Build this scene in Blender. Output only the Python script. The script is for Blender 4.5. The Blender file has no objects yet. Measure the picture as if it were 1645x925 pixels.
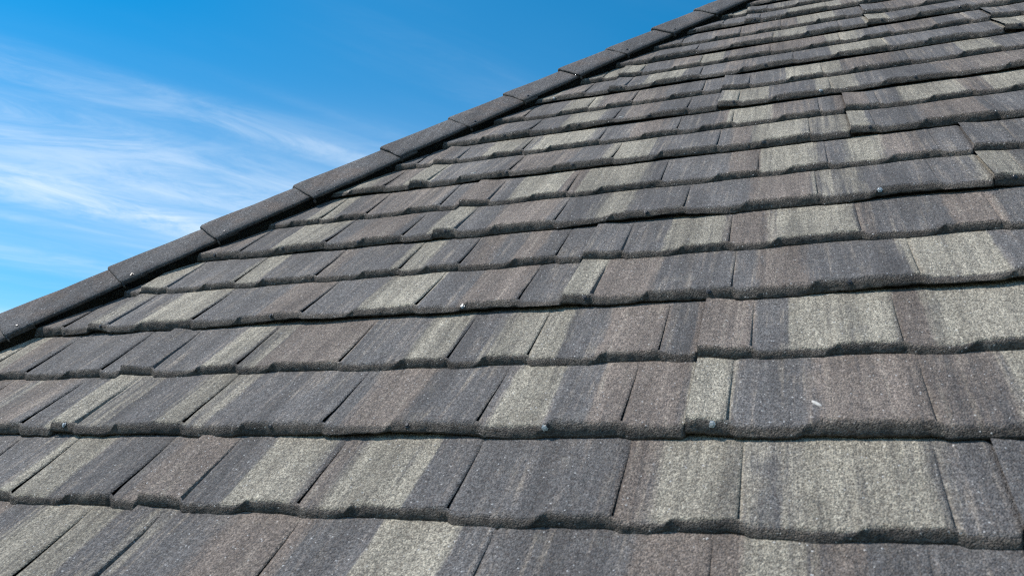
import bpy, bmesh, math, random
from mathutils import Vector, Matrix, noise
random.seed(7)
sc = bpy.context.scene
R = math.radians
PITCH = R(46)
EX = 0.368                    # exposure of one panel (two courses), metres
CAM_H = 0.7204                # camera height above the roof plane, along its normal

# ------------------------------------------------------------------ camera, sky, sun, exposure
ROOF = Matrix.Rotation(PITCH, 4, 'X')          # roof frame: x along the eave, y up the slope, z off the roof
def w(u, v, h): return ROOF @ Vector((u, v, h))
AX = Vector((0.93384432, 0.27760108, -0.22554916))
DN = Vector((-0.06228732, -0.49474083, -0.86680552))
FW = Vector((-0.35221453, 0.82351026, -0.44471989))
cam = bpy.data.cameras.new('camera'); cam_o = bpy.data.objects.new('camera', cam)
sc.collection.objects.link(cam_o); sc.camera = cam_o
m3 = Matrix((AX, -DN, -FW)).transposed().to_4x4()
cam_o.matrix_world = Matrix.Translation(w(0, 0, CAM_H)) @ ROOF @ m3
cam.sensor_width = 36; cam.lens = 36*1267.99/1645
cam.clip_start = 0.02; cam.clip_end = 20000
cam.dof.use_dof = True; cam.dof.focus_distance = 2.1; cam.dof.aperture_fstop = 9

SUN_L = Vector((-0.49, 0.41, 0.77)).normalized()      # towards the sun, roof frame
sd = (ROOF @ SUN_L).normalized()
sun = bpy.data.lights.new('sun', 'SUN'); sun.energy = 4.9; sun.angle = R(0.53); sun.color = (1.0, 0.935, 0.85)
sun_o = bpy.data.objects.new('sun', sun); sc.collection.objects.link(sun_o)
sun_o.rotation_euler = (-sd).to_track_quat('-Z', 'Y').to_euler()
sun_o.location = (0, 0, 30)

world = bpy.data.worlds.new('World'); sc.world = world; world.use_nodes = True
nt = world.node_tree; nt.nodes.clear()
def N(t, ty, **kw):
    n = t.nodes.new(ty)
    for k, v in kw.items(): setattr(n, k, v)
    return n
def setin(t, n, **kw):
    for k, v in kw.items():
        s = n.inputs[k.replace('_', ' ')]
        if hasattr(v, 'links') or hasattr(v, 'is_linked'): t.links.new(v, s)
        else: s.default_value = v
    return n
def math_(t, op, a, b=None, c=None, clamp=False):
    n = N(t, 'ShaderNodeMath', operation=op, use_clamp=clamp)
    for i, v in enumerate((a, b, c)):
        if v is None: continue
        if isinstance(v, (int, float)): n.inputs[i].default_value = v
        else: t.links.new(v, n.inputs[i])
    return n.outputs[0]
def ramp(t, x, a, b, lo=0.0, hi=1.0):
    n = N(t, 'ShaderNodeMapRange', interpolation_type='SMOOTHSTEP')
    t.links.new(x, n.inputs[0])
    for i, v in enumerate((a, b, lo, hi)): n.inputs[i+1].default_value = v
    return n.outputs[0]
def mixc(t, f, a, b, blend='MIX'):
    n = N(t, 'ShaderNodeMix', data_type='RGBA', blend_type=blend)
    for s, v in ((n.inputs[0], f), (n.inputs[6], a), (n.inputs[7], b)):
        if isinstance(v, (int, float)): s.default_value = v
        elif isinstance(v, tuple): s.default_value = v
        else: t.links.new(v, s)
    return n.outputs[2]
sky = N(nt, 'ShaderNodeTexSky', sky_type='NISHITA', sun_disc=False)
sky.sun_elevation = math.asin(sd.z); sky.sun_rotation = math.atan2(sd.x, sd.y)
sky.altitude = 300; sky.air_density = 1.0; sky.dust_density = 0.3; sky.ozone_density = 2.0
hs = N(nt, 'ShaderNodeHueSaturation'); hs.inputs['Hue'].default_value = 0.486; hs.inputs['Saturation'].default_value = 1.54; hs.inputs['Value'].default_value = 1.14
nt.links.new(sky.outputs[0], hs.inputs['Color'])
tc = N(nt, 'ShaderNodeTexCoord'); sep = N(nt, 'ShaderNodeSeparateXYZ'); nt.links.new(tc.outputs['Generated'], sep.inputs[0])
zz = math_(nt, 'MAXIMUM', math_(nt, 'ADD', sep.outputs[2], 0.10), 0.03)
cx_ = math_(nt, 'DIVIDE', sep.outputs[0], zz); cy_ = math_(nt, 'DIVIDE', sep.outputs[1], zz)
comb = N(nt, 'ShaderNodeCombineXYZ'); nt.links.new(cx_, comb.inputs[0]); nt.links.new(cy_, comb.inputs[1])
BAND = R(52)                                  # direction the cirrus bands run in, plan view
along = math_(nt, 'ADD', math_(nt, 'MULTIPLY', cx_, math.cos(BAND)), math_(nt, 'MULTIPLY', cy_, math.sin(BAND)))
across = math_(nt, 'SUBTRACT', math_(nt, 'MULTIPLY', cy_, math.cos(BAND)), math_(nt, 'MULTIPLY', cx_, math.sin(BAND)))
def sky_noise(sa, sc_, oa, oc, detail, rough, dist=0.0, shear=0.0):
    c = N(nt, 'ShaderNodeCombineXYZ')
    nt.links.new(math_(nt, 'MULTIPLY_ADD', along, sa, oa), c.inputs[0])
    ac = math_(nt, 'ADD', across, math_(nt, 'MULTIPLY', along, shear))
    nt.links.new(math_(nt, 'MULTIPLY_ADD', ac, sc_, oc), c.inputs[1])
    n = N(nt, 'ShaderNodeTexNoise'); setin(nt, n, Scale=1.0, Detail=detail, Roughness=rough, Distortion=dist)
    nt.links.new(c.outputs[0], n.inputs['Vector']); return n.outputs[0]
SX, SY = 15.56, 5.78
streak = sky_noise(0.30, 2.3, SX, SY, 6, 0.52, 0.35)
fine = sky_noise(2.6, 6.0, 5.1, 2.3, 10, 0.72, 1.1, 0.15)
bank = sky_noise(0.45, 0.55, 17.46, 6.62, 2, 0.5)
cl = math_(nt, 'MULTIPLY', ramp(nt, streak, 0.40, 0.80), ramp(nt, fine, 0.30, 0.70, 0.18, 1.0))
cl = math_(nt, 'MULTIPLY', cl, ramp(nt, bank, 0.36, 0.62))
veil = math_(nt, 'MULTIPLY', ramp(nt, bank, 0.36, 0.72), 0.20)
cl = math_(nt, 'ADD', math_(nt, 'MULTIPLY', cl, 0.74), veil, clamp=True)
col = mixc(nt, cl, hs.outputs[0], (5.6, 6.3, 7.0, 1))
bg = N(nt, 'ShaderNodeBackground'); bg.inputs[1].default_value = 0.13
out = N(nt, 'ShaderNodeOutputWorld'); nt.links.new(col, bg.inputs[0]); nt.links.new(bg.outputs[0], out.inputs[0])

sc.view_settings.view_transform = 'Standard'; sc.view_settings.look = 'None'
sc.render.engine = 'CYCLES'; sc.cycles.use_denoising = False; sc.cycles.filter_width = 1.15
sc.view_settings.gamma = 1; sc.view_settings.use_curve_mapping = False
sc.view_settings.exposure = 0.32

# ------------------------------------------------------------------ helpers
C = sc.collection
def link(name, me, parent=None, mat=None, loc=None):
    o = bpy.data.objects.new(name, me); C.objects.link(o)
    if parent is not None: o.parent = parent
    if loc is not None: o.location = loc
    if mat is not None and me is not None and not me.materials: me.materials.append(mat)
    return o
def nz(x, y=0.0, z=0.0): return noise.noise(Vector((x, y, z)))

roof = bpy.data.objects.new('shingled_house', None); C.objects.link(roof)
roof.matrix_world = ROOF
roof['label'] = 'house with a steep hip roof of grey, brown and tan shingles and dark hip caps'
roof['category'] = 'house'; roof['kind'] = 'thing'

# ------------------------------------------------------------------ materials
def granule_mat(name, tinted=True, base=None, bump=1.0):
    m = bpy.data.materials.new(name); m.use_nodes = True
    t = m.node_tree; bs = t.nodes['Principled BSDF']
    tc = N(t, 'ShaderNodeTexCoord'); tc.object = roof
    P = tc.outputs['Object']
    def noi(scale, detail=2, rough=0.5, sx=None, dist=0):
        n = N(t, 'ShaderNodeTexNoise'); setin(t, n, Scale=scale, Detail=detail, Roughness=rough, Distortion=dist)
        if sx:
            mp = N(t, 'ShaderNodeMapping'); mp.inputs['Scale'].default_value = sx
            t.links.new(P, mp.inputs[0]); t.links.new(mp.outputs[0], n.inputs['Vector'])
        else: t.links.new(P, n.inputs['Vector'])
        return n.outputs[0]
    streak = noi(1.0, 5, 0.66, (95, 3.2, 20))
    streak2 = noi(1.0, 3, 0.55, (22, 1.5, 10))
    cloud = noi(16, 4, 0.62)
    if tinted:
        at = N(t, 'ShaderNodeAttribute', attribute_name='tint')
        sp = N(t, 'ShaderNodeSeparateColor'); t.links.new(at.outputs['Color'], sp.inputs[0])
        wob = math_(t, 'ADD', math_(t, 'MULTIPLY', math_(t, 'SUBTRACT', streak, 0.5), 1.9), math_(t, 'MULTIPLY', math_(t, 'SUBTRACT', cloud, 0.5), 0.75))
        tan = ramp(t, math_(t, 'ADD', sp.outputs[0], wob), 0.10, 1.02, 0.0, 0.95)
        brn = ramp(t, math_(t, 'ADD', sp.outputs[1], math_(t, 'ADD', wob, math_(t, 'MULTIPLY', math_(t, 'SUBTRACT', streak2, 0.5), 0.5))), 0.2, 0.9)
        c = mixc(t, brn, (0.092, 0.090, 0.090, 1), (0.138, 0.115, 0.099, 1))
        c = mixc(t, tan, c, (0.234, 0.215, 0.174, 1))
        # the butt edges blend to a darker brown than the top faces
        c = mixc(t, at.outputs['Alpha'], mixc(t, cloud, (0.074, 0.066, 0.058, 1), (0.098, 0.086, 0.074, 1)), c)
    else:
        c = mixc(t, ramp(t, math_(t, 'ADD', math_(t, 'MULTIPLY', cloud, 0.5), math_(t, 'MULTIPLY', noi(3.2, 4, 0.6), 0.5)), 0.46, 0.64), base, (0.112, 0.090, 0.078, 1))
    # stone granules: every grain its own shade, a few pale ones
    vo = N(t, 'ShaderNodeTexVoronoi', feature='F1'); setin(t, vo, Scale=540.0, Randomness=1.0); t.links.new(P, vo.inputs['Vector'])
    sv = N(t, 'ShaderNodeSeparateColor'); t.links.new(vo.outputs['Color'], sv.inputs[0])
    gr = math_(t, 'ADD', math_(t, 'MULTIPLY', sv.outputs[0], 1.1), 0.45)
    clump = noi(360, 3, 0.65)
    gr = math_(t, 'MULTIPLY', gr, ramp(t, clump, 0.28, 0.72, 0.66, 1.34))
    gr = math_(t, 'MULTIPLY', gr, math_(t, 'MULTIPLY', ramp(t, streak2, 0.25, 0.75, 0.86, 1.14), ramp(t, streak, 0.3, 0.7, 0.84, 1.16)))
    gr = math_(t, 'MULTIPLY', gr, ramp(t, noi(150, 4, 0.75), 0.30, 0.70, 0.66, 1.34))
    grime = noi(5.5, 5, 0.68, (1, 0.55, 1))
    gr = math_(t, 'MULTIPLY', gr, ramp(t, grime, 0.30, 0.70, 0.82, 1.16))
    if tinted: gr = math_(t, 'MULTIPLY', gr, math_(t, 'MULTIPLY_ADD', sp.outputs[2], 0.24, 0.88))
    runoff = noi(1.0, 4, 0.6, (11, 0.7, 3))
    gr = math_(t, 'MULTIPLY', gr, ramp(t, runoff, 0.32, 0.60, 0.80, 1.06))
    gc = N(t, 'ShaderNodeCombineColor')
    for i in range(3): t.links.new(gr, gc.inputs[i])
    c = mixc(t, 1.0, c, gc.outputs[0], 'MULTIPLY')
    c = mixc(t, math_(t, 'MULTIPLY', sv.outputs[1], 0.22), c, mixc(t, sv.outputs[2], (0.16, 0.10, 0.075, 1), (0.06, 0.08, 0.12, 1)))
    pale = math_(t, 'GREATER_THAN', sv.outputs[1], 0.9962)
    c = mixc(t, math_(t, 'MULTIPLY', pale, 0.75), c, (0.52, 0.52, 0.52, 1))
    dust = math_(t, 'MULTIPLY', ramp(t, noi(26, 6, 0.75), 0.54, 0.74), 0.30)
    c = mixc(t, dust, c, mixc(t, sv.outputs[0], (0.15, 0.135, 0.115, 1), (0.26, 0.24, 0.205, 1)))
    t.links.new(c, bs.inputs['Base Color'])
    setin(t, bs, Roughness=0.82); bs.inputs['Specular IOR Level'].default_value = 0.35
    t.links.new(math_(t, 'SUBTRACT', 0.86, math_(t, 'MULTIPLY', pale, 0.45)), bs.inputs['Roughness'])
    hgt = math_(t, 'ADD', math_(t, 'MULTIPLY', vo.outputs['Distance'], -1.0), math_(t, 'MULTIPLY', clump, 1.2))
    crumb = noi(130, 4, 0.7)
    hgt = math_(t, 'ADD', hgt, math_(t, 'MULTIPLY', crumb, 1.5))
    bp = N(t, 'ShaderNodeBump'); setin(t, bp, Strength=0.8*bump, Distance=0.0022); t.links.new(hgt, bp.inputs['Height'])
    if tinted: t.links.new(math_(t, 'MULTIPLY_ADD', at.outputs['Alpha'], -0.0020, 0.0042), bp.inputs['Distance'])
    t.links.new(bp.outputs[0], bs.inputs['Normal'])
    return m
def plain_mat(name, colr, rough=0.6, metal=0.0, noise_scale=40):
    m = bpy.data.materials.new(name); m.use_nodes = True
    t = m.node_tree; bs = t.nodes['Principled BSDF']
    tc = N(t, 'ShaderNodeTexCoord'); n = N(t, 'ShaderNodeTexNoise'); setin(t, n, Scale=noise_scale, Detail=5.0)
    t.links.new(tc.outputs['Object'], n.inputs['Vector'])
    lo = tuple(x*0.75 for x in colr) + (1,); hi = tuple(min(1, x*1.25) for x in colr) + (1,)
    t.links.new(mixc(t, n.outputs[0], lo, hi), bs.inputs['Base Color'])
    setin(t, bs, Roughness=rough, Metallic=metal)
    return m
M_SH = granule_mat('stone_granule_blend')
M_CAP = granule_mat('stone_granule_charcoal', False, (0.084, 0.083, 0.085, 1))
M_METAL = plain_mat('dark_sheet_steel', (0.05, 0.05, 0.055), 0.6, 0.3)
M_NAILD = plain_mat('dark_nail_paint', (0.03, 0.03, 0.034), 0.4, 0.3, 300)
M_NAIL = plain_mat('bare_nail_steel', (0.36, 0.37, 0.38), 0.5, 0.7, 300)
M_DECK = plain_mat('roof_underlay', (0.02, 0.02, 0.022), 0.9)
M_WALL = plain_mat('wall_render', (0.62, 0.58, 0.50), 0.9, 0, 6)
M_GRASS = plain_mat('ground_grass', (0.075, 0.085, 0.045), 0.95, 0, 1.5)
M_DROP = plain_mat('bird_lime', (0.36, 0.35, 0.335), 0.9, 0, 200)

# ------------------------------------------------------------------ projection (only to read the layout off and to know what is in view)
def proj(u, v, h):
    d = Vector((u, v, h - CAM_H))
    z = d.dot(FW)
    if z < 0.02: return None
    return 822.5 + 1267.99*d.dot(AX)/z, 462.5 + 1267.99*d.dot(DN)/z
def u_at(x, v, h=0.009):
    lo, hi = -6.0, 4.0
    for _ in range(40):
        mid = (lo + hi)/2; q = proj(mid, v, h)
        if q is None or q[0] < x: lo = mid
        else: hi = mid
    return (lo + hi)/2

# ------------------------------------------------------------------ panel layout
V0, DPV = 1.2030177/0.5108174*EX, 0.26526616/0.5108174*EX     # nose of row 0; press step above a nose
W_P = 3.262*EX
LOW_J = [x*EX for x in (0.15, 0.84, 1.65, 2.40, 3.01)]; LOW_C = [x*EX for x in (0.41, 1.19, 1.985, 2.69)]
UP_J = [x*EX for x in (0.22, 0.80, 1.45, 2.065, 2.476, 3.09)]; UP_C = [x*EX for x in (0.53, 1.02, 1.79, 2.235, 2.81)]
START = {-2: -1.55, -1: -2.737, 0: -0.467, 1: -1.191, 2: -2.326, 3: -2.945, 4: -0.592, 5: 1.60, 6: 0.675, 7: -0.481, 8: -1.4, 9: 0.9, 10: -0.2, 11: -1.3}
ROWS = range(-2, 12)
VOFF = {0: -0.004, 1: 0.002, 2: 0.0, 3: 0.010, 4: 0.0, 5: 0.0, 6: -0.008, 7: 0.002, 8: -0.014}
HIP_K, HIP_C = 1.56, 11.5
def hip_u(v, c): return (v/EX - c)/HIP_K*EX

# colour of the coating along each course: image x where a colour begins (read at mid course)
COL = {
 (-1, 'low'): '0T 130D 180t 222D 318B 455D 570T 705D 1005B 1190T 1295b 1400D',
 (-1, 'up'): '0D 65T 143D 258B 346D 408T 515b 560T 686D 999B 1056T 1186t 1285T 1512D',
 (0, 'low'): '0t 20b 78D 129T 175t 221D 298T 344t 380D 590B 677D 812T 892D 960B 1105T 1177D 1310B 1495b 1630T',
 (0, 'up'): '0T 40b 80D 368T 407t 453B 580D 676T 741D 805T 915D 975B 1068D 1116B 1207D 1265T 1437B 1492T',
 (1, 'low'): '0D 75b 140D 180t 212D 260T 343D 447B 513D 605T 697D 758B 848D 920T 963B 1055D 1218B 1295D 1452T 1605D',
 (1, 'up'): '200D 262T 300D 405T 445D 530b 560D 650T 702D 765B 800D 840B 875D 1075T 1162t 1170B 1240T 1372b 1400D 1520B 1600D',
 (2, 'low'): '340b 410D 465T 543D 580B 655D 706T 748D 800B 893D 965T 1018D 1205B 1302t 1390D 1565T 1640D',
 (2, 'up'): '465D 520T 560D 585b 715D 750B 800D 832T 910B 938T 1040D 1175B 1222T 1310D 1358T 1413b 1485D',
 (3, 'low'): '615b 668T 710D 820b 925D 978T 1050D 1175B 1208T 1282t 1340T 1393D 1480B 1575D',
 (3, 'up'): '700b 730D 790T 838t 868T 953D 1020B 1072D 1160B 1170T 1238b 1300D 1338B 1393D 1442T 1538b 1583T',
 (4, 'low'): '770b 800D 908T 970D 1010b 1060D 1160T 1235D 1310T 1375D 1500b',
 (4, 'up'): '830b 855D 915T 967b 1075D 1262T 1350b 1440D 1538T 1595D',
 (5, 'low'): '905b 945D 1038T 1100D 1165b 1215D 1333T 1425D 1600T',
 (5, 'up'): '960T 1035D 1080b 1125T 1165b 1230B 1325T 1378D 1430b 1500D',
 (6, 'low'): '980b 1050D 1150b 1240T 1295D 1385T 1425D 1560b',
 (6, 'up'): '1000b 1080D 1150b 1190b 1280T 1340D 1420b 1520D',
}
CODE = {'T': (1.0, 0.35), 't': (0.52, 0.4), 'B': (0.06, 0.95), 'b': (0.14, 0.72), 'D': (0.08, 0.28)}
rc = random.Random(21)
SEG = {}
for r in ROWS:
    for cs in ('low', 'up'):
        vb = V0 + r*EX + VOFF.get(r, 0) + (DPV if cs == 'up' else 0)
        vm = vb + 0.10
        lst = []
        if (r, cs) in COL:
            for tok in COL[(r, cs)].split():
                lst.append((u_at(float(tok[:-1]), vm), tok[-1]))
        # beyond what can be read: same blend at random
        def rnd(): return rc.choice('DDDDDDBBbbTTtT')
        u0 = lst[0][0] if lst else -3.0
        left = []; u = u0
        while u > -4.5:
            u -= rc.uniform(0.05, 0.22); left.append((u, rnd()))
        left.reverse()
        u = max(lst[-1][0], u_at(1640, vm)) if lst else u0
        right = []
        while u < 4.0:
            u += rc.uniform(0.05, 0.22); right.append((u, rnd()))
        seg = left + lst + right
        SEG[(r, cs)] = [(a, CODE[c], rc.uniform(0.003, 0.014) if rc.random() < 0.55 else rc.uniform(0.015, 0.05)) for a, c in seg]
def tint(key, u):
    seg = SEG[key]; a, b = seg[0][1]
    for (us, (ta, tb), wd) in seg:
        f = (u - us)/wd + 0.5
        if f <= 0: break
        f = min(1.0, f); a += (ta - a)*f; b += (tb - b)*f
    return a, b

def prof(cs, u_loc, u, v_seed, high):
    pass
def smooth(a, b, x):
    t = min(1.0, max(0.0, (x - a)/(b - a))); return t*t*(3 - 2*t)

class Course:
    """height of one course of one panel over (u, s): s metres up from the butt edge"""
    def __init__(self, row, cs, us):
        self.row, self.cs, self.us = row, cs, us
        self.v0 = V0 + row*EX + VOFF.get(row, 0) + (DPV if cs == 'up' else 0)
        nxt = V0 + (row + 1)*EX + VOFF.get(row + 1, 0)
        self.L = (nxt - self.v0) if cs == 'up' else DPV
        self.J = LOW_J if cs == 'low' else UP_J; self.Cc = LOW_C if cs == 'low' else UP_C
        self.seed = row*7.31 + (3.7 if cs == 'up' else 0)
        if cs == 'low': self.HI, self.LO, self.SH, self.F = 0.0212, 0.0168, 0.0050, 0.0165
        else: self.HI, self.LO, self.SH, self.F = 0.0148, 0.0108, 0.0068, 0.0135
        rr = random.Random(int(row*977 + (31 if cs == 'up' else 0) + round(us*1000)*13))
        self.bj = [rr.uniform(0.75, 1.25) for _ in range(8)]
        self.gseed = rr.uniform(0, 50)
    def level(self, ul, hf):
        """0 = low tab, 1 = high tab; hf = height fraction up the butt (the fold leans)"""
        if ul < self.J[0]: return 1.0
        lev = 0.0
        for i, j in enumerate(self.J):
            if ul <= j: break
            lev = 0.0
            if i < len(self.Cc):
                c = self.Cc[i] + 0.012*(hf - 0.5)
                lev = smooth(c - 0.012, c + 0.014, ul)
        return lev
    def ridge(self, ul, hf):
        g = 0.0
        for c in self.Cc:
            d = (ul - (c + 0.001 + 0.018*(hf - 0.5)))/0.0038
            if abs(d) < 3: g += math.exp(-d*d)
        return g
    def gap(self, u):
        if self.cs == 'up': return -0.0015
        return max(0.0002, 0.0034 + 0.0120*nz(u*3.1 + self.gseed, self.seed) + 0.002*nz(u*11, self.seed + 9))
    def point(self, ul, k, groove):
        """k indexes the profile; returns s, h"""
        u = self.us + ul
        hf = PF[k][1] if k < len(PF) else 1.0
        lev = self.level(ul, hf)
        if k < len(PF):                 # the butt rolls over from the high tab to the low one
            for j in self.J:
                if -0.0001 < ul - j < 0.014: lev = max(lev, 1 - smooth(0.0, 0.014, ul - j))
        H = self.LO + (self.HI - self.LO)*lev
        H *= 1 + 0.13*nz(u*9, self.seed) + 0.07*nz(u*37, self.seed + 5) + 0.05*nz(u*110, self.seed + 8)
        g = self.gap(u)
        edge = -self.SH*(1 - lev) + 0.0036*nz(u*7, self.seed + 2) + 0.0022*nz(u*31, self.seed + 4) + 0.0014*nz(u*90, self.seed)
        tuck = smooth(W_P - 0.004, W_P + 0.004, ul)      # this end slides under the next panel
        edge += 0.016*tuck
        rd = self.ridge(ul, hf)
        lap = 0.0055*(1 - smooth(0, 0.06, ul)) + 0.0012
        if k < len(PF):
            s = edge + 0.0012*nz(u*120, k*1.9, self.seed + 6) + PF[k][0]*self.F - 0.0026*rd*PF[k][1]
            h = g + (H - g)*PF[k][1] + (0.0014*nz(u*60, k*1.7, self.seed) + 0.0013*nz(u*140, k*2.3, self.seed + 3))*(1 if 0 < k else 0) + 0.0012*rd*PF[k][1]
        else:
            q = TOP[k - len(PF)]
            s0 = edge + self.F*1.08
            end = self.L + (0.012 if self.cs == 'low' else 0.05)
            s = s0 + (end - s0)*q
            f = max(0.0, 1 - (s - s0)/(self.L - s0))
            f = f*0.93 + 0.07*f*f
            Hm = 0.5*(self.LO + self.HI)
            H = Hm + (H - Hm)*(0.66 + 0.34*math.exp(-(s - s0)/0.022))
            h = H*f + 0.0015*rd*max(0, 1 - (s - s0)/0.05) + 0.0011*nz(u*24, s*18, self.seed)*min(1, 4*f) + 0.0006*nz(u*60, s*45, self.seed)*min(1, 4*f)
            if s > self.L: h -= (s - self.L)*0.12 + 0.0008
            else: h -= 0.0006*(1 - f)
        if groove: h -= groove*self.bj[int(abs(ul)*23) % 8]*(0.0028 if k >= len(PF) - 1 else 0.0003)*(min(1.0, max(0.0, (self.L*(0.62 + 0.36*self.bj[int(abs(ul)*23 + 3) % 8]) - s)/0.03)))
        return s, h + lap - 0.0035*tuck
PF = [(0.30, 0.0), (0.0, 0.0), (0.10, 0.20), (0.26, 0.46), (0.46, 0.72), (0.74, 0.955), (0.92, 1.0)]
TOP = [0.0, 0.05, 0.12, 0.22, 0.34, 0.48, 0.62, 0.76, 0.88, 1.0]

def columns(a, b, cr, extra, first, last):
    n = max(2, int((b - a)/0.0075)); cols = [(a + (b - a)*i/n, 0.0) for i in range(1, n)]
    for c in cr:
        if a < c < b:
            for d in (-0.012, -0.008, -0.005, -0.002, 0.0, 0.002, 0.005, 0.009, 0.013): cols.append((c + d, 0.0))
    for e in extra:
        if a + 0.006 < e < b - 0.006: cols.append((e - 0.002, 0.0)); cols.append((e + 0.002, 0.0))
    cols = [c for c in cols if a + 0.015 < c[0] < b - 0.004]
    if first: cols += [(a, 0.0), (a + 0.004, 0.0)]
    else: cols += [(a + 0.0001, 1.0), (a + 0.0026, 0.75), (a + 0.0065, 0.12), (a + 0.0085, 0.0), (a + 0.0115, 0.0), (a + 0.0145, 0.0)]
    if last: cols += [(b, 0.0), (W_P - 0.004, 0.0), (W_P, 0.0), (W_P + 0.004, 0.0)]
    else: cols += [(b - 0.0040, 0.0), (b - 0.0014, 0.25), (b, 1.0)]
    cols.sort(); o = [cols[0]]
    for c in cols[1:]:
        if c[0] - o[-1][0] > 0.0006: o.append(c)
    return o

shade_rng = random.Random(99)          # each pressed shingle carries its own depth of coating
HIPN = Vector((HIP_K, -1, 0)).normalized()
def hip_clip(bm, c, origin):
    """cut away what lies beyond the hip"""
    p = Vector((hip_u(0.0, c), 0, 0)) - Vector(origin)
    geom = bm.verts[:] + bm.edges[:] + bm.faces[:]
    bmesh.ops.bisect_plane(bm, geom=geom, plane_co=p, plane_no=-HIPN, clear_outer=True)

def grid_mesh(name, rows, tints, mat, origin, clip):
    nr, nc = len(rows), len(rows[0])
    me = bpy.data.meshes.new(name)
    vs = [tuple(p[i] - origin[i] for i in range(3)) for r in rows for p in r]
    fs = [(i*nc + j, i*nc + j + 1, (i + 1)*nc + j + 1, (i + 1)*nc + j) for i in range(nr - 1) for j in range(nc - 1)]
    me.from_pydata(vs, [], fs)
    at = me.color_attributes.new('tint', 'FLOAT_COLOR', 'POINT')
    flat = []; shade = shade_rng.uniform(0.0, 1.0)
    for r in tints:
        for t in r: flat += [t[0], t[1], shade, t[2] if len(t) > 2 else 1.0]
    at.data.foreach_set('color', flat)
    if clip:
        bm = bmesh.new(); bm.from_mesh(me); hip_clip(bm, CLIP_C, origin); n = len(bm.faces); bm.to_mesh(me); bm.free()
        if n == 0: bpy.data.meshes.remove(me); return None
    me.polygons.foreach_set('use_smooth', [True]*len(me.polygons))
    me.materials.append(mat); me.update()
    return me
CLIP_C = 11.10
HIPV = 14.0*EX                 # slope height of the ridge

def shingle_rows(cr, a, b, first, last):
    key = (cr.row, cr.cs)
    ext = [s[0] - cr.us for s in SEG[key]]
    cols = columns(a, b, cr.Cc, ext, first, last)
    rows, tn = [], []
    for k in range(len(PF) + len(TOP)):
        rw, tw = [], []
        for ul, gv in cols:
            s, h = cr.point(ul if not (gv and ul < (a + b)/2) else ul, k, gv)
            rw.append((cr.us + ul, cr.v0 + s, h))
            ta, tb = tint(key, cr.us + ul + 0.004*nz(s*30, ul*3, cr.seed))
            if k < len(PF):          # the accent colours fade out down the butt edge
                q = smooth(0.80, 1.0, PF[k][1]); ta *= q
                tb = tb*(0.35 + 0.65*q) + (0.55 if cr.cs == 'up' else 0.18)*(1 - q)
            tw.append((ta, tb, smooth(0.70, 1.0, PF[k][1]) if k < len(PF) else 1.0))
        rows.append(rw); tn.append(tw)
    return rows, tn

def in_view(rows, m=12):
    for r in rows[::3]:
        for p in r[::4]:
            if p[0] < hip_u(p[1], CLIP_C): continue
            q = proj(*p)
            if q and -m < q[0] < 1645 + m and -m < q[1] < 925 + m: return True
    return False

def nail_mesh(rad):
    me = bpy.data.meshes.new('nail'); bm = bmesh.new()
    prof_ = [(1.25, -0.1), (1.3, 0.06), (0.82, 0.10), (0.80, 0.50), (0.66, 0.60), (0.0, 0.6)]
    ring = []
    for r_, z in prof_[:-1]:
        ring.append([bm.verts.new((rad*r_*math.cos(i*math.pi/3), rad*r_*math.sin(i*math.pi/3), rad*z)) for i in range(6)])
    for a, b in zip(ring, ring[1:]):
        for i in range(6): bm.faces.new((a[i], a[(i + 1) % 6], b[(i + 1) % 6], b[i]))
    bm.faces.new(ring[-1]); bm.to_mesh(me); bm.free()
    return me
NAIL_D = nail_mesh(0.0042); NAIL_D.materials.append(M_NAILD)
NAIL_B = nail_mesh(0.0042); NAIL_B.materials.append(M_NAIL)

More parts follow.
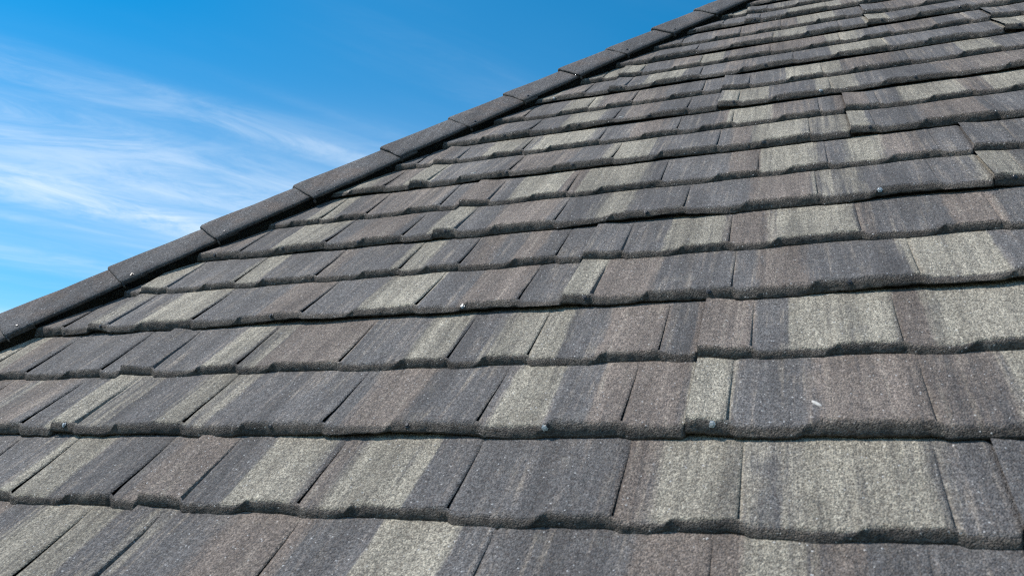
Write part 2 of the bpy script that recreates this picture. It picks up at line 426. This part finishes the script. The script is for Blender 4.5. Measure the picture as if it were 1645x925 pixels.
rn = random.Random(5)
n_sh = 0
def build_panel(row, us):
    global n_sh
    low, up = Course(row, 'low', us), Course(row, 'up', us)
    org = Vector((us, low.v0, 0.0))
    pieces = []
    for cr in (low, up):
        bounds = [0.0] + cr.J + [W_P + 0.03]
        for i in range(len(bounds) - 1):
            rows, tn = shingle_rows(cr, bounds[i], bounds[i + 1], i == 0, i == len(bounds) - 2)
            pieces.append((cr, rows, tn))
    crosses = us < hip_u(low.v0 + EX + 0.1, CLIP_C) + 0.05
    vis = [in_view(p[1]) for p in pieces]
    # the panel itself: rolled hem under the butt edge and the flange that runs up under the next row
    hem, n = [], int((W_P + 0.03)/0.03)
    cols = [(W_P + 0.03)*i/n for i in range(n + 1)]
    rows = []
    for ds, dh in ((0.0045, -0.0002), (0.012, 0.0002), (0.03, 0.0005)):
        rows.append([(us + c, low.v0 + low.point(c, 1, 0)[0] + ds, low.point(c, 1, 0)[1] + dh) for c in cols])
    hm = grid_mesh('roof_panel', rows, [[(0, 0)]*len(cols) for _ in rows], M_SH, org, crosses)
    if hm is None: return
    if not any(vis):
        bm = bmesh.new(); bm.from_mesh(hm)
        for cr, rows, tn in pieces:
            me = grid_mesh('tmp', rows, tn, M_SH, org, crosses)
            if me: bm.from_mesh(me); bpy.data.meshes.remove(me)
        bm.to_mesh(hm); bm.free()
        for p in hm.polygons: p.use_smooth = True
        link('roof_panel', hm, roof, None, org); return
    pan = link('roof_panel', hm, roof, None, org)
    for (cr, rows, tn), v in zip(pieces, vis):
        so = Vector(rows[1][0])
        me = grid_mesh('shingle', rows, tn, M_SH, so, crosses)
        if me is None: continue
        o = link('shingle', me, pan, None, so - org)
        if v: n_sh += 1
    for x in (0.105, 0.76, 1.42, 2.08, 2.70):
        if x in (0.76, 2.08) and rn.random() < 0.5: continue
        ul = (x + rn.uniform(-0.05, 0.05)*(0.4 if x in (0.105, 2.70) else 1.5))*EX
        p = [Vector((us + ul, low.v0 + low.point(ul, k, 0)[0], low.point(ul, k, 0)[1])) for k in (3, 5)]
        pos = (p[0] + p[1])/2
        if pos.x < hip_u(pos.y, CLIP_C) + 0.02: continue
        q = proj(*pos)
        if not q or not (-5 < q[0] < 1650 and -5 < q[1] < 930): continue
        tan_ = (p[1] - p[0]).normalized(); nrm = Vector((1, 0, 0)).cross(tan_).normalized()
        bare = (row == 0 and x in (0.105, 2.70)) or rn.random() < 0.18
        o = link('nail', NAIL_B if bare else NAIL_D, pan)
        o.rotation_mode = 'QUATERNION'
        o.rotation_quaternion = (nrm + Vector((rn.uniform(-.2, .2), rn.uniform(-.2, .2), 0.25))).to_track_quat('Z', 'Y')
        o.location = pos + nrm*0.0004 - org
for row in ROWS:
    us = START[row]*EX
    while us > -3.0: us -= W_P
    v = V0 + row*EX
    while us < 2.2:
        if us + W_P + 0.03 > hip_u(v, CLIP_C) and not (us < -3.3):
            build_panel(row, us)
        us += W_P
print('shingles in view', n_sh)

# ------------------------------------------------------------------ deck under the panels
def poly_part(name, verts, faces, mat, kind=None):
    me = bpy.data.meshes.new(name); me.from_pydata(verts, [], faces); me.update()
    return link(name, me, roof, mat)
vE, vT = V0 - 2*EX + 0.02, HIPV
uR = 3.2
def hp(v, h): return (hip_u(v, HIP_C), v, h)
dk = [hp(vE, -0.03), (uR, vE, -0.03), (uR, vT, -0.03), hp(vT, -0.03)]
poly_part('roof_deck', dk + [(a, b, c - 0.02) for a, b, c in dk], [(0, 1, 2, 3), (7, 6, 5, 4), (0, 4, 5, 1), (1, 5, 6, 2), (2, 6, 7, 3), (3, 7, 4, 0)], M_DECK)

# ------------------------------------------------------------------ slopes beyond the hip and the ridge (out of sight from here)
RI = ROOF.inverted()
def slope_steps(name, a0, a1, b0, b1, n, mat):
    """stepped courses between two rails a (near edge) and b (far edge), each from bottom to top, world space"""
    nrm = (a1 - a0).cross(b0 - a0).normalized()
    if nrm.z < 0: nrm = -nrm
    vs, fs = [], []
    for i in range(n):
        for f, lift in ((i/n, 0.002), (i/n, 0.018), ((i + 1)/n, 0.002)):
            vs += [RI @ (a0.lerp(a1, f) + nrm*lift), RI @ (b0.lerp(b1, f) + nrm*lift)]
        k = i*6
        fs += [(k, k + 1, k + 3, k + 2), (k + 2, k + 3, k + 5, k + 4)]
    me = bpy.data.meshes.new(name); me.from_pydata(vs, [], fs); me.update()
    return link(name, me, roof, mat)
hb, ht = w(*hp(vE, -0.004)), w(*hp(vT, -0.004))
back = Vector((0, 1, 0))
depth = 2*(ht.y - hb.y)
slope_steps('side_slope', hb, ht, hb + back*depth, ht, 26, M_CAP)
re = w(uR, vT, -0.004); rb = w(uR, vE, -0.004)
slope_steps('rear_slope', hb + back*depth, ht, Vector((rb.x, hb.y + depth, hb.z)), re, 26, M_CAP)

# ------------------------------------------------------------------ hip caps
AP_C, AP_H, ED_C, ED_H = 11.63, 0.051, 11.02, 0.026
hipdir = Vector((1, HIP_K, 0)).normalized()
hipw = (ROOF.to_3x3() @ hipdir)
side_n = Vector((hipw.y, -hipw.x, 0)).normalized()           # horizontal normal of the vertical plane through the hip
def line_pt(c, h, uu):                                        # point on a line parallel to the hip, u in exposures
    return Vector((uu*EX, (HIP_K*uu + c)*EX, h))
ends = [-5.71, -5.28, -4.853, -4.455, -4.005, -3.52, -3.10, -2.72, -2.30, -1.91, -1.49, -1.07, -0.65, -0.22, 0.20, 0.63, 1.05]
rcap = random.Random(3)
for i in range(len(ends) - 1):
    ua, ub = ends[i], ends[i + 1] + 0.10
    base = line_pt(AP_C, AP_H, ua)
    tilt = rcap.uniform(-0.004, 0.005)
    # apex and edge as offset from the hip line, then mirrored across the hip's vertical plane
    a_off = line_pt(AP_C, AP_H, 0); e_off = line_pt(ED_C, ED_H, 0)
    ex = e_off - a_off; ex -= hipdir*ex.dot(hipdir)          # across the wing
    upv = hipdir.cross(ex).normalized()
    if upv.z < 0: upv = -upv
    exw = ROOF.to_3x3() @ ex; mxw = exw - side_n*2*exw.dot(side_n); mx = RI.to_3x3() @ mxw
    upm = hipdir.cross(mx).normalized()
    if (ROOF.to_3x3() @ upm).z < 0: upm = -upm
    wup = RI.to_3x3() @ Vector((0, 0, 1)); wup = (wup - hipdir*wup.dot(hipdir)).normalized()
    wid = rcap.uniform(0.93, 1.05)
    # cross section: lower lip right, right edge, wing, apex (rounded), left wing, edge, lip
    def sec(lift, drop, lip, nar):
        e = ex*wid*nar; m = mx*wid*nar; z = wup*lift
        return [e*0.97 - upv*(drop + lip) + z, e - upv*drop*0.6 + z, e*0.985 + upv*0.001 + z, e*0.75 + upv*rcap.uniform(-0.001, 0.002) + z, e*0.45 + upv*0.0015 + z, e*0.16 + z, e*0.055 - wup*0.0005 + z,
                z - wup*0.0035, m*0.055 - wup*0.0005 + z, m*0.16 + z, m*0.45 + upm*0.0015 + z, m*0.75 + upm*0.0015 + z, m*0.985 + upm*0.001 + z, m - upm*drop*0.6 + z, m*0.97 - upm*(drop + lip) + z]
    ln = (ub - ua)*EX*math.sqrt(1 + HIP_K**2)
    stations = [(0.004, 0.0, 0.006), (0.0, 0.006, 0.006), (0.001, 0.0115, 0.006), (0.005, 0.0135, 0.006), (0.03, 0.0128, 0.006), (0.10, 0.0105, 0.006), (0.17, 0.0075, 0.006), (0.24, 0.0055, 0.006), (ln, 0.001, 0.005)]
    rows = []
    for q, (d, lift, drop) in enumerate(stations):
        row_ = []
        for j, pnt in enumerate(sec(lift + tilt*0.5 + 0.0006*nz(i*3.3, q*0.8), drop, 0.004, 1 - 0.15*min(1.0, d/ln))):
            p = base + hipdir*(d + 0.0022*nz(j*0.9, i*5.1)*(1 if q < 4 else 0)) + pnt
            p += Vector((nz(p.x*30, p.y*30, j), nz(p.x*30, p.y*30, j + 40), nz(p.x*25, p.y*25, j + 9)))*0.0018
            row_.append(tuple(p))
        rows.append(row_)
    me = grid_mesh('hip_cap', rows, [[(0, 0)]*15 for _ in rows], M_CAP, base, False)
    cap = link('hip_cap', me, roof, None, base)
    for p in me.polygons: p.use_smooth = True
    # nail near the lower corner of the wing that faces the camera
    pos = hipdir*0.035 + ex*wid*rcap.uniform(0.72, 0.88) + wup*0.0128 + upv*0.0012
    o = link('nail', NAIL_D, cap, None, pos)
    o.rotation_mode = 'QUATERNION'; o.rotation_quaternion = upv.to_track_quat('Z', 'Y')

# ------------------------------------------------------------------ ridge cap, walls, ground
def ridge():
    n = 8; L0 = hip_u(vT, HIP_C) + 0.1
    for i in range(n):
        a = L0 + (uR - L0)*i/n; b = L0 + (uR - L0)*(i + 1)/n + 0.03
        top = w(0, vT, 0)
        rows = []
        for x, lift in ((a, 0.02), (a, 0.045), (b, 0.032)):
            rows.append([tuple(RI @ Vector((x, top.y + dy, top.z + lift + dz))) for dy, dz in ((-0.10, -0.085), (-0.09, -0.07), (-0.02, 0.0), (0.0, 0.006), (0.02, 0.0), (0.09, -0.07), (0.10, -0.085))])
        me = grid_mesh('ridge_cap', rows, [[(0, 0)]*7 for _ in rows], M_CAP, (0, 0, 0), False)
        link('ridge_cap', me, roof)
ridge()
eave = w(0, vE, 0)
x0, x1, y0, y1, zt, zb = hb.x + 0.35, uR, hb.y + 0.35, hb.y + depth - 0.35, hb.z - 0.12, -3.3
bv = [Vector(p) for p in ((x0, y0, zb), (x1, y0, zb), (x1, y1, zb), (x0, y1, zb), (x0, y0, zt), (x1, y0, zt), (x1, y1, zt), (x0, y1, zt))]
poly_part('house_wall', [tuple(RI @ p) for p in bv], [(0, 1, 5, 4), (1, 2, 6, 5), (2, 3, 7, 6), (3, 0, 4, 7)], M_WALL)
gm = bpy.data.meshes.new('ground'); S = 6000
gm.from_pydata([(-S, -S, zb), (S, -S, zb), (S, S, zb), (-S, S, zb)], [], [(0, 1, 2, 3)])
g = link('ground', gm, None, M_GRASS); g['kind'] = 'structure'

# ------------------------------------------------------------------ bird droppings
def dropping(x, y, row, cs, ln, wd, ang, label, seed):
    v = V0 + row*EX + (DPV if cs == 'up' else 0) + 0.05
    # walk up the course until the picture height fits
    best = min((abs((proj(u_at(x, v + d), v + d, 0.012) or (0, 9999))[1] - y), v + d) for d in [i*0.004 - 0.04 for i in range(45)])
    v = best[1]; u = u_at(x, v, 0.012)
    us = START[row]*EX
    while us > u: us -= W_P
    while us + W_P < u: us += W_P
    cr = Course(row, cs, us); ul = u - us
    # surface height under it
    pts = [cr.point(ul, k, 0) for k in range(len(PF) + len(TOP))]
    s_ = v - cr.v0; h = pts[-1][1]
    for (s0, h0), (s1, h1) in zip(pts[len(PF) - 1:], pts[len(PF):]):
        if s0 <= s_ <= s1: h = h0 + (h1 - h0)*(s_ - s0)/(s1 - s0)
    bm = bmesh.new(); rr = random.Random(seed)
    rings = []
    for f, z in ((1.0, -0.0008), (0.85, 0.0006), (0.5, 0.0013)):
        ring = []
        for i in range(14):
            a = i*2*math.pi/14; k = f*(1 + 0.65*nz(math.cos(a)*2 + seed, math.sin(a)*2, seed))
            px, py = ln*k*math.cos(a), wd*k*math.sin(a)*(1.0 - 0.45*math.cos(a))
            ring.append(bm.verts.new((px*math.cos(ang) - py*math.sin(ang), px*math.sin(ang) + py*math.cos(ang), z)))
        rings.append(ring)
    for a, b in zip(rings, rings[1:]):
        for i in range(14): bm.faces.new((a[i], a[(i + 1) % 14], b[(i + 1) % 14], b[i]))
    bm.faces.new(rings[-1])
    me = bpy.data.meshes.new('bird_dropping'); bm.to_mesh(me); bm.free()
    for p in me.polygons: p.use_smooth = True
    o = link('bird_dropping', me, None, M_DROP)
    slope = math.atan2(pts[len(PF) + 6][1] - pts[len(PF)][1], pts[len(PF) + 6][0] - pts[len(PF)][0])
    o.matrix_world = Matrix.Translation(w(u, v, h + 0.0004)) @ ROOF @ Matrix.Rotation(slope, 4, 'X')
    o['label'] = label; o['category'] = 'bird dropping'; o['group'] = 'bird droppings on the shingles'
dropping(1312, 652, 0, 'low', 0.0105, 0.0028, R(128), 'largest white bird dropping, a slanted streak where slate meets brown shingle colour', 1)
dropping(998, 190, 4, 'low', 0.011, 0.0030, R(20), 'white bird dropping on an upper course, high on the slope towards the hip', 2)
dropping(762, 283, 3, 'low', 0.009, 0.0026, R(10), 'thin white bird dropping above a butt edge, between hip and middle of slope', 3)
